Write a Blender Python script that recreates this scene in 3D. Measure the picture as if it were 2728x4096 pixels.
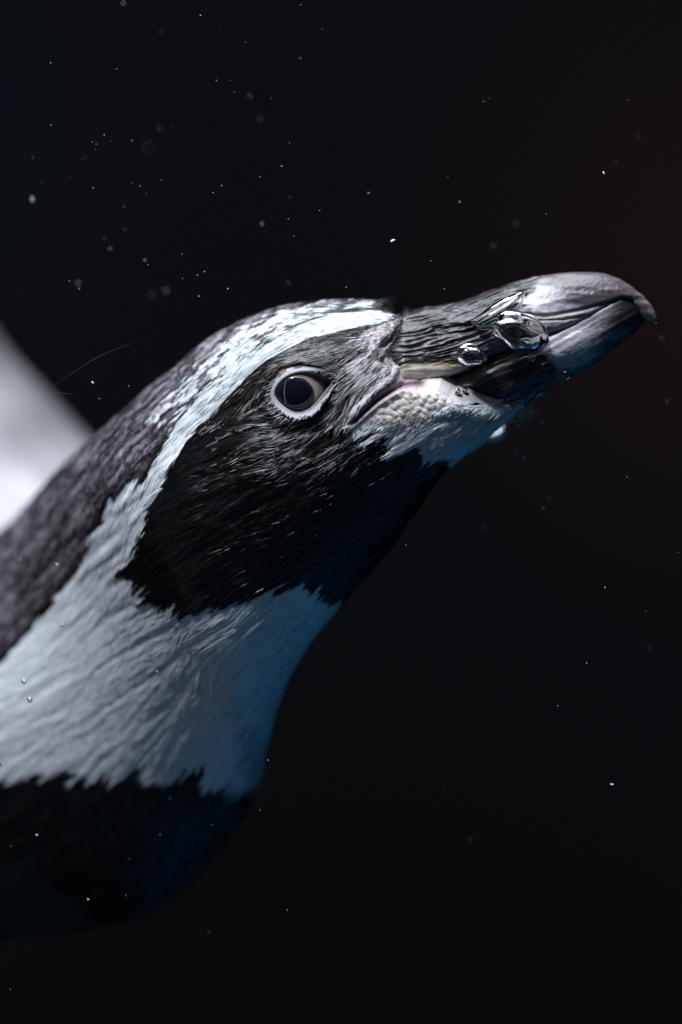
import bpy, math, random
import numpy as np
from mathutils import Vector, Matrix
from mathutils.bvhtree import BVHTree

# ------------------------------------------------------------------ scene, camera, light
sc = bpy.context.scene
for o in list(bpy.data.objects):
    bpy.data.objects.remove(o)
COL = sc.collection
K = 0.16 / 2728.0                      # metres for one drawing unit (the penguin's plane is 2728 units wide)
CAM_D = 1.5

def W(px, py, d=0.0):
    """drawing units (right, down, away from the camera) -> metres"""
    return Vector(((px - 1364.0) * K, d * K, (2048.0 - py) * K))

cam_d = bpy.data.cameras.new("camera")
cam = bpy.data.objects.new("camera", cam_d)
COL.objects.link(cam)
cam.location = (0, -CAM_D, 0)
cam.rotation_euler = (math.radians(90), 0, 0)
cam_d.sensor_fit = 'VERTICAL'
cam_d.sensor_height = 36.0
cam_d.lens = 36.0 * CAM_D / (4096 * K)
cam_d.clip_start = 0.05
cam_d.clip_end = 50
cam_d.dof.use_dof = True
cam_d.dof.focus_distance = CAM_D - 0.019
cam_d.dof.aperture_fstop = 3.6
sc.camera = cam

sc.view_settings.view_transform = 'Standard'
sc.view_settings.look = 'None'
sc.view_settings.gamma = 1.0
sc.view_settings.exposure = 0.0
sc.cycles.use_denoising = True
sc.cycles.max_bounces = 8
sc.cycles.transmission_bounces = 8
sc.cycles.caustics_refractive = False
sc.cycles.caustics_reflective = False

world = bpy.data.worlds.new("World")
sc.world = world
world.use_nodes = True
bg = world.node_tree.nodes["Background"]
bg.inputs["Color"].default_value = (0.40, 0.66, 1.0, 1)
bg.inputs["Strength"].default_value = 0.034

def area(name, loc, target, size, power, col, size_y=None):
    l = bpy.data.lights.new(name, 'AREA')
    l.energy = power
    l.color = col
    l.size = size
    if size_y:
        l.shape = 'RECTANGLE'
        l.size_y = size_y
    o = bpy.data.objects.new(name, l)
    COL.objects.link(o)
    o.location = loc
    o.rotation_euler = (Vector(target) - Vector(loc)).to_track_quat('-Z', 'Y').to_euler()
    return o

area("surface_light", (-0.22, -0.02, 1.12), (0, 0, 0), 0.90, 32.0, (0.82, 0.91, 1.0))
area("sunbeam_light", (-0.42, -0.52, 1.06), (0, 0, 0), 0.12, 16.5, (0.86, 0.93, 1.0))
area("water_glow_light", (0.42, -0.12, -0.85), (0, 0, -0.03), 0.9, 1.25, (0.02, 0.40, 0.92))
area("tank_slot_light", (-1.15, -0.85, 0.25), (0, 0, 0), 0.03, 1.8, (0.8, 0.88, 1.0), 3.0)

# ------------------------------------------------------------------ helpers
rng = np.random.default_rng(7)
random.seed(7)

def link_mesh(name, verts, faces, mat=None, parent=None, smooth=True, cols=None):
    me = bpy.data.meshes.new(name)
    verts = np.asarray(verts, dtype=np.float32)
    if isinstance(faces, np.ndarray):
        nf, k = faces.shape
        me.vertices.add(len(verts))
        me.vertices.foreach_set("co", verts.ravel())
        me.loops.add(nf * k)
        me.loops.foreach_set("vertex_index", faces.astype(np.int32).ravel())
        me.polygons.add(nf)
        me.polygons.foreach_set("loop_start", np.arange(0, nf * k, k, dtype=np.int32))
        me.polygons.foreach_set("loop_total", np.full(nf, k, dtype=np.int32))
        me.update(calc_edges=True)
    else:
        me.from_pydata(verts.tolist(), [], faces)
        me.update()
    me.polygons.foreach_set("use_smooth", np.full(len(me.polygons), smooth))
    if cols is not None:
        a = me.color_attributes.new("plumage_colour", 'FLOAT_COLOR', 'POINT')
        c = np.ones((len(verts), 4), dtype=np.float32)
        c[:, :3] = cols
        a.data.foreach_set("color", c.ravel())
    if mat:
        me.materials.append(mat)
    o = bpy.data.objects.new(name, me)
    COL.objects.link(o)
    if parent:
        o.parent = parent
    return o

def tag(o, label=None, cat=None, group=None, kind=None):
    if label: o["label"] = label
    if cat: o["category"] = cat
    if group: o["group"] = group
    if kind: o["kind"] = kind
    return o

def catmull(P, n_per):
    """P (k, dims) control rows, n_per (k-1) samples for each span"""
    P = np.asarray(P, float)
    E = np.vstack([2 * P[0] - P[1], P, 2 * P[-1] - P[-2]])
    out = []
    for i in range(len(P) - 1):
        t = np.linspace(0, 1, n_per[i], endpoint=False)[:, None]
        p0, p1, p2, p3 = E[i], E[i + 1], E[i + 2], E[i + 3]
        out.append(0.5 * ((2 * p1) + (-p0 + p2) * t + (2 * p0 - 5 * p1 + 4 * p2 - p3) * t ** 2 + (-p0 + 3 * p1 - 3 * p2 + p3) * t ** 3))
    out.append(P[-1:])
    return np.vstack(out)

def hash2(ix, iy, seed=0):
    h = (ix.astype(np.int64) * 374761393 + iy.astype(np.int64) * 668265263 + seed * 974634777) & 0x7fffffff
    h = ((h ^ (h >> 13)) * 1274126177) & 0x7fffffff
    return ((h ^ (h >> 16)) & 0xffff) / 65535.0

def vnoise(x, y, seed=0):
    ix, iy = np.floor(x), np.floor(y)
    fx, fy = x - ix, y - iy
    fx = fx * fx * (3 - 2 * fx); fy = fy * fy * (3 - 2 * fy)
    a = hash2(ix, iy, seed); b = hash2(ix + 1, iy, seed)
    c = hash2(ix, iy + 1, seed); d = hash2(ix + 1, iy + 1, seed)
    return (a * (1 - fx) + b * fx) * (1 - fy) + (c * (1 - fx) + d * fx) * fy

def worley(x, y, seed=0):
    ix, iy = np.floor(x), np.floor(y)
    best = np.full(np.shape(x), 9.0)
    for dx in (-1, 0, 1):
        for dy in (-1, 0, 1):
            cx, cy = ix + dx, iy + dy
            px = cx + hash2(cx, cy, seed); py = cy + hash2(cx, cy, seed + 11)
            best = np.minimum(best, (px - x) ** 2 + (py - y) ** 2)
    return np.sqrt(best)

def smooth(e0, e1, x):
    t = np.clip((x - e0) / (e1 - e0), 0, 1)
    return t * t * (3 - 2 * t)

def seg_dist(x, y, pts):
    """distance to a polyline, and 0..1 position along it"""
    pts = np.asarray(pts, float)
    best = np.full(np.shape(x), 1e9); pos = np.zeros(np.shape(x))
    n = len(pts) - 1
    for i in range(n):
        ax, ay = pts[i]; bx, by = pts[i + 1]
        dx, dy = bx - ax, by - ay
        t = np.clip(((x - ax) * dx + (y - ay) * dy) / (dx * dx + dy * dy + 1e-9), 0, 1)
        d = np.hypot(x - ax - t * dx, y - ay - t * dy)
        m = d < best
        best = np.where(m, d, best); pos = np.where(m, (i + t) / n, pos)
    return best, pos

def poly_sd(x, y, pts):
    """signed distance to a polygon, negative inside"""
    pts = np.asarray(pts, float)
    d, _ = seg_dist(x, y, np.vstack([pts, pts[:1]]))
    ins = np.zeros(np.shape(x), bool)
    n = len(pts)
    for i in range(n):
        x0, y0 = pts[i]; x1, y1 = pts[(i + 1) % n]
        if y0 == y1: continue
        c = ((y0 > y) != (y1 > y)) & (x < (x1 - x0) * (y - y0) / (y1 - y0) + x0)
        ins ^= c
    return np.where(ins, -d, d)

D2S = 2728.0 / 1568.0
def S(pts):
    return [(a * D2S, b * D2S) for a, b in pts]

# ------------------------------------------------------------------ fields over the side view of the bird
STEP = 4
GX0, GX1, GY0, GY1 = -800, 2740, 1000, 4140
gx = np.arange(GX0, GX1, STEP, dtype=float)
gy = np.arange(GY0, GY1, STEP, dtype=float)
GX, GY = np.meshgrid(gx, gy)

def samp(F, x, y):
    u = np.clip((x - GX0) / STEP, 0, len(gx) - 1.001); v = np.clip((y - GY0) / STEP, 0, len(gy) - 1.001)
    i = u.astype(int); j = v.astype(int); fu = u - i; fv = v - j
    return (F[j, i] * (1 - fu) + F[j, i + 1] * fu) * (1 - fv) + (F[j + 1, i] * (1 - fu) + F[j + 1, i + 1] * fu) * fv

def blur(F, n):
    for _ in range(n):
        F = (np.roll(F, 1, 0) + 2 * F + np.roll(F, -1, 0)) / 4
        F = (np.roll(F, 1, 1) + 2 * F + np.roll(F, -1, 1)) / 4
    return F

# lie of the feathers: (x, y, dx, dy) in 1568-wide coordinates, pointing to the feather tips
flow_pts = [
    (900, 700, -1, .05), (800, 695, -1, .0), (680, 705, -1, .2), (560, 740, -.9, .45), (450, 810, -.8, .6), (300, 940, -.75, .66),
    (180, 1040, -.7, .7), (100, 1150, -.65, .75), (0, 1300, -.7, .7), (-100, 1400, -.7, .7),
    (860, 725, -1, .12), (760, 740, -.95, .25), (680, 785, -.85, .5), (600, 830, -.78, .62), (500, 900, -.7, .72), (420, 1020, -.6, .8),
    (350, 1110, -.58, .8), (280, 1200, -.65, .76), (200, 1300, -.7, .7), (100, 1480, -.82, .57), (0, 1600, -.85, .5),
    (800, 775, -.95, .2), (720, 800, -.95, .3), (900, 790, -.6, .6), (880, 850, -.8, .55), (830, 870, -.75, .65), (820, 930, -.55, .85), (790, 960, -.6, .8),
    (590, 900, -.6, .8), (560, 940, -.8, .5), (620, 960, -.95, .2), (700, 985, -.93, .35), (760, 1000, -.8, .6),
    (600, 1010, -.97, .22), (480, 1030, -.9, .42), (700, 1060, -.9, .4), (520, 1090, -.93, .35), (400, 1130, -.8, .55), (450, 1180, -.9, .4),
    (400, 1260, -.9, .4), (340, 1310, -.85, .5), (420, 1360, -.8, .6), (550, 1250, -.85, .5), (700, 1200, -.85, .55), (850, 1150, -.8, .6),
    (850, 1020, -.85, .5), (950, 1010, -.85, .5), (1050, 980, -.85, .5), (1150, 950, -.85, .5), (900, 1100, -.8, .6), (1000, 1080, -.75, .65),
    (850, 1260, -.75, .65), (650, 1330, -.8, .6), (760, 1350, -.6, .8),
    (700, 1420, -.6, .8), (600, 1450, -.72, .7), (480, 1430, -.8, .6), (380, 1450, -.8, .6), (300, 1500, -.78, .62),
    (200, 1600, -.82, .57), (100, 1680, -.86, .5), (350, 1650, -.7, .7), (480, 1600, -.6, .8), (600, 1600, -.35, .93), (560, 1720, -.25, .97),
    (420, 1740, -.5, .86), (250, 1760, -.7, .7), (100, 1800, -.8, .6), (-100, 1750, -.9, .4), (300, 1900, -.75, .65), (500, 1900, -.6, .8), (100, 2050, -.8, .6), (-200, 2000, -.85, .5),
]
fx = np.zeros_like(GX); fy = np.zeros_like(GX); wsum = np.zeros_like(GX)
for (px, py, dx, dy) in flow_pts:
    r2 = ((GX / D2S - px) ** 2 + (GY / D2S - py) ** 2) / 900.0 + 0.3
    w = 1.0 / r2 ** 1.7
    l = math.hypot(dx, dy)
    fx += w * dx / l; fy += w * dy / l
fl = np.hypot(fx, fy) + 1e-9
fx /= fl; fy /= fl
# small wander so that neighbouring tufts part and meet
wa = (vnoise(GX / 90, GY / 90, 3) - .5) * 0.40 + (vnoise(GX / 30, GY / 30, 4) - .5) * 0.28
ca, sa = np.cos(wa), np.sin(wa)
FX, FY = fx * ca - fy * sa, fx * sa + fy * ca

def streaks(width, length, seed):
    """noise smeared along the lie of the feathers, 0..1"""
    N = np.random.default_rng(seed).random(GX.shape)
    N = blur(N, width)
    acc = N.copy()
    for sgn in (1, -1):
        x, y = GX.copy(), GY.copy()
        for _ in range(length):
            x += sgn * samp(FX, x, y) * STEP * 1.3; y += sgn * samp(FY, x, y) * STEP * 1.3
            acc += samp(N, x, y)
    acc -= acc.mean(); acc /= acc.std()
    return np.clip(acc * 0.25 + 0.5, 0, 1)

LIC_FINE = streaks(1, 9, 1)
LIC_MID = streaks(6, 14, 2)
LIC_WIDE = streaks(26, 24, 5)
LIC_DASH = streaks(1, 4, 15)
LIC_WAVE = streaks(3, 22, 8)

# ---- pattern outlines (1568-wide)
stripe = S([(905, 722), (870, 717), (800, 724), (740, 736), (690, 756), (630, 786), (560, 832), (500, 880), (450, 930), (420, 975), (395, 1010),
            (370, 1050), (345, 1090), (300, 1105), (258, 1130), (235, 1175), (215, 1230), (190, 1290), (140, 1345), (100, 1400), (60, 1450),
            (0, 1520), (-300, 1700), (-420, 1790), (-200, 1795), (0, 1800), (130, 1795), (290, 1790), (450, 1790), (600, 1815), (680, 1840), (960, 1330),
            (800, 1362), (770, 1365), (700, 1342), (640, 1345), (600, 1365), (520, 1380), (420, 1395), (360, 1378), (320, 1350), (300, 1300),
            (330, 1230), (350, 1160), (380, 1120), (400, 1080), (425, 1030), (460, 985), (500, 945), (540, 900), (580, 862), (620, 830),
            (680, 796), (740, 776), (800, 764), (850, 752), (890, 742), (915, 728)])
chin = S([(822, 985), (850, 945), (900, 900), (960, 885), (1040, 905), (1120, 925), (1260, 890), (1260, 930), (1160, 1010), (1075, 1056), (1030, 1052), (985, 1050),
          (930, 1040), (895, 1012), (860, 1000)])
papil = S([(862, 968), (880, 935), (905, 908), (940, 897), (980, 899), (1030, 922), (1080, 942), (1060, 958), (1000, 960), (950, 978), (900, 990), (870, 990)])
skin = S([(800, 990), (830, 945), (870, 905), (905, 880), (918, 862), (1010, 862), (1060, 890), (1120, 915), (1200, 915), (1180, 935), (1110, 945), (1060, 950), (1000, 962), (940, 985), (880, 985), (850, 970), (812, 998)])
lore = S([(838, 800), (832, 765), (870, 748), (905, 735), (930, 722), (938, 745), (905, 785), (885, 820), (895, 850), (905, 880), (880, 880), (850, 850), (825, 825)])
speck = S([(870, 698), (740, 704), (640, 720), (560, 757), (480, 815), (400, 890), (350, 960), (400, 1010), (430, 990), (520, 890), (575, 845), (640, 792), (700, 755), (745, 734), (870, 712)])
belly = S([(-60, 1990), (60, 1985), (105, 2010), (130, 2060), (180, 2090), (220, 2140), (100, 2190), (-120, 2200)])
EYE = [(a_, b_ + 4 + 10 * max(0.0, (b_ - 1570) / 72.0)) for a_, b_ in [(1104, 1574), (1114, 1545), (1140, 1518), (1172, 1501), (1210, 1494), (1256, 1499), (1295, 1509), (1331, 1523), (1316, 1546), (1292, 1580), (1254, 1620),
       (1225, 1636), (1196, 1642), (1163, 1635), (1128, 1613), (1110, 1594)]]
lip_hi = [(1386, 1718), (1405, 1690), (1427, 1655), (1478, 1599), (1520, 1560), (1556, 1530), (1580, 1500), (1590, 1478)]
lip_lo = [(1391, 1722), (1442, 1680), (1493, 1638), (1544, 1600), (1590, 1572), (1650, 1560)]
mouth = [(1400, 1706), (1450, 1655), (1503, 1607), (1554, 1575), (1605, 1551), (1680, 1540)]
crest = [(1512, 1652), (1540, 1622), (1569, 1601), (1615, 1586), (1682, 1588), (1748, 1608), (1809, 1636), (1880, 1662), (1950, 1668)]
crease = [(1625, 1255), (1620, 1275), (1603, 1318), (1554, 1369), (1518, 1405), (1512, 1440), (1540, 1465)]
crease_ridge = [(1600, 1262), (1580, 1315), (1530, 1362), (1492, 1402), (1490, 1425)]
lines = [[(1420, 1560), (1395, 1620), (1375, 1690)], [(1395, 1580), (1375, 1630), (1345, 1690)], [(1450, 1560), (1415, 1620), (1400, 1660)]]

sd_stripe = poly_sd(GX, GY, stripe); sd_chin = poly_sd(GX, GY, chin); sd_skin = poly_sd(GX, GY, skin)
sd_lore = poly_sd(GX, GY, lore); sd_speck = poly_sd(GX, GY, speck); sd_belly = poly_sd(GX, GY, belly)
sd_eye = poly_sd(GX, GY, EYE); sd_pap = poly_sd(GX, GY, papil)
d_lip, _ = seg_dist(GX, GY, lip_hi); d_lip2, _ = seg_dist(GX, GY, lip_lo); d_mouth, _ = seg_dist(GX, GY, mouth); d_crest, s_crest = seg_dist(GX, GY, crest)
d_crease, _ = seg_dist(GX, GY, crease); d_cridge, _ = seg_dist(GX, GY, crease_ridge)
d_lines = np.min([seg_dist(GX, GY, l)[0] for l in lines], axis=0)
d_lidfold, _ = seg_dist(GX, GY, [(1085, 1545), (1130, 1490), (1200, 1465), (1290, 1478), (1350, 1500)])

bill_zone = [(1628, 1235), (1606, 1318), (1556, 1380), (1534, 1440), (1562, 1480), (1604, 1545), (1680, 1547), (1756, 1536), (1800, 1578), (1890, 1606), (2000, 1632), (2110, 1622), (2250, 1530), (2500, 1300), (2000, 1050)]
sd_bill = poly_sd(GX, GY, bill_zone)
bare = np.minimum(np.minimum(sd_skin + 34 * smooth(1660, 1800, GX), sd_bill - 12), sd_eye - 24)                     # where no feathers grow

def shade_at(x, y):
    return None

# ---- plumage colour, as a function of the place
def plumage(x, y, jitter=True):
    n = len(x)
    # push the look-up along the feather so that the borders break into finger-like tips
    if jitter:
        q = (samp(LIC_MID, x, y) - 0.5) * 95 + (samp(LIC_FINE, x, y) - .5) * 55
        q = q * (0.35 + 0.65 * smooth(1700, 2100, y))
        x2 = x - samp(FX, x, y) * q; y2 = y - samp(FY, x, y) * q
    else:
        x2, y2 = x, y
    far = smooth(2900, 3100, y)                              # the chest border is more broken
    q3 = (samp(LIC_WIDE, x, y) - .5) * 110 * far
    x2 = x2 - samp(FX, x, y) * q3; y2 = y2 - samp(FY, x, y) * q3
    r = rng.random(n)
    dark = np.array([0.0045, 0.0042, 0.0048]); nape = np.array([0.105, 0.091, 0.104]); white = np.array([0.67, 0.69, 0.725])
    c = np.tile(dark, (n, 1))
    near_eye = smooth(420, 60, np.hypot(x - 1230, (y - 1640) * 1.25)) * smooth(.25, .75, samp(LIC_FINE, x, y))
    c = c + near_eye[:, None] * np.array([0.050, 0.043, 0.041]) * r[:, None]
    # nape and crown are a browner, greyer black
    upper = samp(sd_upper, x, y)
    up = smooth(0, 60, upper)[:, None]
    var = 0.16 + 2.0 * smooth(.42, .85, .5 * r + .5 * samp(LIC_FINE, x, y))[:, None]
    c = c * (1 - up) + nape * var * up
    # speckled crown
    sp = samp(sd_speck, x, y)
    pr = smooth(30, -25, sp) * (0.30 + 0.27 * smooth(600, 900, x)) + 0.05 * up[:, 0]
    cell = 0.22 * r + 0.78 * samp(LIC_DASH, x, y)
    m = cell < pr
    c[m] = white * (0.55 + 0.45 * rng.random((m.sum(), 1)))
    m = (samp(sd_stripe, x2, y2) < 0)
    c[m] = white * (0.86 + 0.14 * rng.random((m.sum(), 1)))
    q2 = 0.35
    m = (samp(sd_chin, x - samp(FX, x, y) * (samp(LIC_MID, x, y) - .5) * 130, y - samp(FY, x, y) * (samp(LIC_MID, x, y) - .5) * 130) < 0)
    c[m] = white * (0.76 + 0.24 * rng.random((m.sum(), 1)))
    # between eye and bill: thin grey-white feathers over dark skin
    lx = smooth(70, -20, samp(sd_lorefeather, x, y))
    m = rng.random(n) < lx * 0.8
    c[m] = np.array([0.44, 0.42, 0.43]) * (0.4 + 0.9 * rng.random((m.sum(), 1)))
    m = samp(sd_lore, x, y) < -8
    c[m] = np.array([0.40, 0.35, 0.36]) * (0.7 + 0.5 * rng.random((m.sum(), 1)))
    # brown-grey above the eye
    br = smooth(50, 0, samp(d_brow, x, y))
    m = (rng.random(n) < br * 0.7) & (samp(sd_stripe, x2, y2) > 0)
    c[m] = np.array([0.13, 0.105, 0.10]) * (0.3 + 1.0 * rng.random((m.sum(), 1)))
    # pale flecks under the eye: glints of the wet feathers, painted into their colour
    m = rng.random(n) < 0.5 * smooth(240, 20, samp(d_under, x, y)) * smooth(.35, .7, samp(LIC_MID, x, y))
    c[m] = np.array([0.27, 0.26, 0.25]) * (.3 + rng.random((m.sum(), 1)))
    m = samp(sd_belly, x2, y2) < 0
    c[m] = white * 0.05
    return c

nape_line = S([(920, 700), (870, 712), (740, 722), (630, 778), (500, 880), (420, 975), (345, 1090), (258, 1130), (190, 1290), (60, 1450), (0, 1520), (-460, 1800)])
nape_poly = nape_line + [(-900, 3100), (-900, 900), (1700, 900)]
sd_upper = -poly_sd(GX, GY, nape_poly)
lorefeather = S([(835, 800), (880, 800), (905, 860), (895, 890), (860, 920), (830, 950), (800, 975), (785, 950), (800, 900), (812, 860)])
sd_lorefeather = poly_sd(GX, GY, lorefeather)
d_brow, _ = seg_dist(GX, GY, S([(640, 845), (700, 812), (780, 800), (840, 815)]))
d_under, _ = seg_dist(GX, GY, S([(560, 960), (620, 985), (700, 1005), (770, 990)]))
SPECKLE = blur(np.random.default_rng(9).random(GX.shape), 2)
SPECKLE = np.clip((SPECKLE - SPECKLE.mean()) / SPECKLE.std() * .28 + .5, 0, 1)

# ------------------------------------------------------------------ materials
def new_mat(name):
    m = bpy.data.materials.new(name)
    m.use_nodes = True
    nt = m.node_tree
    return m, nt, nt.nodes["Principled BSDF"]

def node(nt, t, **kw):
    n = nt.nodes.new(t)
    for k, v in kw.items():
        setattr(n, k, v)
    return n

def attr_mat(name, rough, spec=0.5, bump_scale=None, bump=0.0, sss=0.0, coat=0.0, mottle=0.0, mscale=400):
    m, nt, b = new_mat(name)
    a = node(nt, "ShaderNodeAttribute", attribute_name="plumage_colour")
    src = a.outputs["Color"]
    tc = node(nt, "ShaderNodeTexCoord")
    if mottle:
        nz = node(nt, "ShaderNodeTexNoise"); nz.inputs["Scale"].default_value = mscale; nz.inputs["Detail"].default_value = 5
        nt.links.new(tc.outputs["Object"], nz.inputs["Vector"])
        mr = node(nt, "ShaderNodeMapRange"); mr.inputs["To Min"].default_value = 1 - mottle; mr.inputs["To Max"].default_value = 1 + mottle
        mr.inputs["From Min"].default_value = 0.3; mr.inputs["From Max"].default_value = 0.7
        nt.links.new(nz.outputs["Fac"], mr.inputs["Value"])
        mx = node(nt, "ShaderNodeVectorMath", operation='SCALE')
        nt.links.new(src, mx.inputs[0]); nt.links.new(mr.outputs["Result"], mx.inputs["Scale"])
        src = mx.outputs["Vector"]
    nt.links.new(src, b.inputs["Base Color"])
    b.inputs["Roughness"].default_value = rough
    b.inputs["Specular IOR Level"].default_value = spec
    b.inputs["Coat Weight"].default_value = coat
    b.inputs["Coat Roughness"].default_value = 0.25
    if sss:
        b.inputs["Subsurface Weight"].default_value = sss
        b.inputs["Subsurface Radius"].default_value = (0.0012, 0.0007, 0.0005)
        b.inputs["Subsurface Scale"].default_value = 1.0
    if bump:
        nz = node(nt, "ShaderNodeTexNoise"); nz.inputs["Scale"].default_value = bump_scale; nz.inputs["Detail"].default_value = 6
        nt.links.new(tc.outputs["Object"], nz.inputs["Vector"])
        bp = node(nt, "ShaderNodeBump"); bp.inputs["Strength"].default_value = bump; bp.inputs["Distance"].default_value = 0.0004
        nt.links.new(nz.outputs["Fac"], bp.inputs["Height"])
        nt.links.new(bp.outputs["Normal"], b.inputs["Normal"])
    return m

M_body = attr_mat("skin_and_down", 0.5, 0.35, 1800, 0.35, 0.0, 0.0, 0.12, 900)
M_feather = attr_mat("wet_feathers", 0.25, 0.24)
M_bill = attr_mat("horn", 0.36, 0.32, 2200, 0.25, 0.0, 0.06, 0.22, 700)
M_lid = attr_mat("eyelid_skin", 0.5, 0.35, 3500, 0.3, 0.0, 0.0, 0.1, 2500)
M_eye = attr_mat("wet_eye", 0.03, 0.5, None, 0, 0, 0.25)
M_eye.node_tree.nodes["Principled BSDF"].inputs["Coat Roughness"].default_value = 0.02

# ------------------------------------------------------------------ penguin
pen = bpy.data.objects.new("penguin", None)
COL.objects.link(pen)
tag(pen, "black and white banded penguin swimming underwater with its bill raised, seen from the side", "penguin")

# rows: upper outline x,y, lower outline x,y, half thickness, depth of the middle (1568-wide)
rows = np.array([
    (-420, 1420, -260, 2260, 420, 760),
    (-200, 1330, -10, 2195, 410, 680),
    (-30, 1225, 310, 2140, 385, 560),
    (60, 1140, 500, 1965, 355, 430),
    (130, 1070, 582, 1835, 325, 300),
    (212, 1000, 615, 1712, 300, 180),
    (300, 926, 650, 1592, 275, 112),
    (380, 858, 712, 1480, 258, 80),
    (460, 795, 800, 1372, 248, 50),
    (560, 735, 890, 1268, 238, 26),
    (650, 706, 950, 1184, 228, 10),
    (740, 695, 1003, 1108, 216, 0),
    (830, 692, 1058, 1052, 196, -10),
    (890, 694, 1110, 1013, 170, -18),
    (935, 708, 1155, 975, 138, -26),
    (985, 762, 1195, 941, 104, -32),
    (1100, 835, 1236, 912, 52, -40),
    (1220, 905, 1258, 905, 4, -46)], float)
npr = [8, 16, 26, 30, 34, 36, 40, 44, 50, 50, 50, 52, 48, 44, 40, 34, 24]
R = catmull(rows, npr)
R[:, 4] = np.maximum(R[:, 4], 2)
R *= D2S
NN, NF = 330, 70
th = np.concatenate([np.linspace(0, math.pi, NN, endpoint=False), np.linspace(math.pi, 2 * math.pi, NF, endpoint=False)])
ct, sn = np.cos(th), np.sin(th)
U = R[:, None, 0:2]; L = R[:, None, 2:4]
tpar = (ct * 0.5 + 0.5)[None, :, None]
XY = L + (U - L) * tpar
sidx = (R[:, 0] / D2S)[:, None]
flat = 0.92 - 0.46 * smooth(.35, -.4, ct)[None, :] * smooth(500, 850, sidx)
wprof = np.sign(sn)[None, :] * np.abs(sn)[None, :] ** flat * (1 + (-0.10 - 0.12 * smooth(700, 900, sidx) + 0.07 * smooth(560, 250, sidx)) * ct[None, :])
DEP = R[:, None, 5] - R[:, None, 4] * wprof
V = np.concatenate([XY, DEP[..., None]], axis=2)             # ring grid, drawing units (x, y down, depth)
NR, NT = V.shape[:2]

def grid_normals(V, closed=True):
    du = np.gradient(V, axis=0)
    dv = (np.roll(V, -1, 1) - np.roll(V, 1, 1)) if closed else np.gradient(V, axis=1)
    n = np.cross(du, dv)
    n /= np.linalg.norm(n, axis=2, keepdims=True) + 1e-9
    return n

N = grid_normals(V)
mid = (XY.mean(axis=1))[:, None, :]
if np.mean(N[:, NN // 2, 2]) > 0:
    N = -N

x, y = V[..., 0], V[..., 1]
side = np.clip(np.abs(N[..., 2]) * 1.6, 0, 1)
g = lambda F: samp(F, x, y)
feathered = smooth(-10, 20, g(bare))
white_mask = smooth(30, -40, g(sd_stripe)) * smooth(1900, 2500, y)
disp = feathered * ((g(LIC_MID) - .5) * (3 - 1.5 * white_mask) + (g(LIC_WAVE) - .5) * 3 * white_mask + (g(LIC_WIDE) - .5) * 5 + (g(LIC_FINE) - .5) * 1.5)
ug = np.arange(NR)[:, None] * np.ones((1, NT))
d_eye = g(sd_eye)
disp -= 70 * smooth(4, -14, d_eye)
disp += 10 * np.exp(-((d_eye - 38) / 26) ** 2)
disp -= 12 * np.exp(-(g(d_lidfold) / 11) ** 2)
disp += side * 17 * np.exp(-(g(d_lip) / 15) ** 2)
disp += side * 12 * np.exp(-(g(d_lip2) / 13) ** 2)
disp -= side * 22 * np.exp(-(g(d_mouth) / 12) ** 2)
disp += side * 4 * np.exp(-(g(d_crest) / 24) ** 2)
disp -= side * 12 * np.exp(-(g(d_lines) / 8) ** 2)
disp += side * 5 * smooth(16, -60, g(sd_pap))
wl = worley(x / 27 + 0.2 * vnoise(x / 15, y / 15, 2), y / 23, 5)
disp += side * smooth(18, -14, g(sd_pap)) * np.clip(1 - (wl / .75) ** 2, 0, 1) * 5
disp -= side * 8 * np.exp(-(g(d_crease) / 11) ** 2)
disp += side * 4 * np.exp(-(g(d_cridge) / 18) ** 2)
disp += side * smooth(20, -20, g(sd_lore)) * (vnoise(x / 17, y / 22, 8) - .5) * 12
disp += side * smooth(10, -10, g(sd_skin)) * (vnoise((x + y) / 60, (x - y) / 12, 12) - .5) * 3
# the little tuft at the foot of the bill
disp += 9 * np.exp(-(np.hypot(x - 1585, y - 1212) / 42) ** 2) * (0.6 + 0.8 * vnoise(x / 14, y / 40, 21))
md = R[:, 5][:, None]
V[..., 2] = md + (V[..., 2] - md) * (1 - 0.30 * smooth(45, -80, g(sd_bill)))
V = V + N * disp[..., None]
N = grid_normals(V)
if np.mean(N[:, NN // 2, 2]) > 0:
    N = -N

# colour of the body itself
bx, by = V[..., 0].ravel(), V[..., 1].ravel()
bcol = plumage(bx, by)
sk = smooth(14, -6, samp(sd_skin, bx, by))[:, None]
skin_c = np.tile(np.array([0.66, 0.56, 0.56]), (len(bx), 1))
pk = np.exp(-(samp(d_mouth, bx, by) / 26) ** 2)[:, None]
skin_c = skin_c * (1 - pk) + np.array([0.26, 0.17, 0.20]) * pk
pw = smooth(6, -30, samp(sd_pap, bx, by))[:, None]
wv = worley(bx / 27 + 0.2 * vnoise(bx / 15, by / 15, 2), by / 23, 5)
skin_c = skin_c * (1 - pw) + pw * (np.array([0.80, 0.68, 0.63]) * (1 - 0.10 * smooth(.35, .7, wv)[:, None]))
dk = smooth(1700, 1960, bx)[:, None]
skin_c = skin_c * (1 - dk) + np.array([0.26, 0.26, 0.275]) * dk
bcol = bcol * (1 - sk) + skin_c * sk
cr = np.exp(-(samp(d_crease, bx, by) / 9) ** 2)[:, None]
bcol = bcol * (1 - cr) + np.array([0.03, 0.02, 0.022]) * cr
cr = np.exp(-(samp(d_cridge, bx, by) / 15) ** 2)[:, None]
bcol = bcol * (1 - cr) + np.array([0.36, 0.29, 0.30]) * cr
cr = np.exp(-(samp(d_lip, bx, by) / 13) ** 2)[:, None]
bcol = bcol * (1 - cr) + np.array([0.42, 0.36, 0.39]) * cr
ey = smooth(30, 8, samp(sd_eye, bx, by))[:, None]
bcol = bcol * (1 - ey) + np.array([0.10, 0.07, 0.07]) * ey

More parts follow.
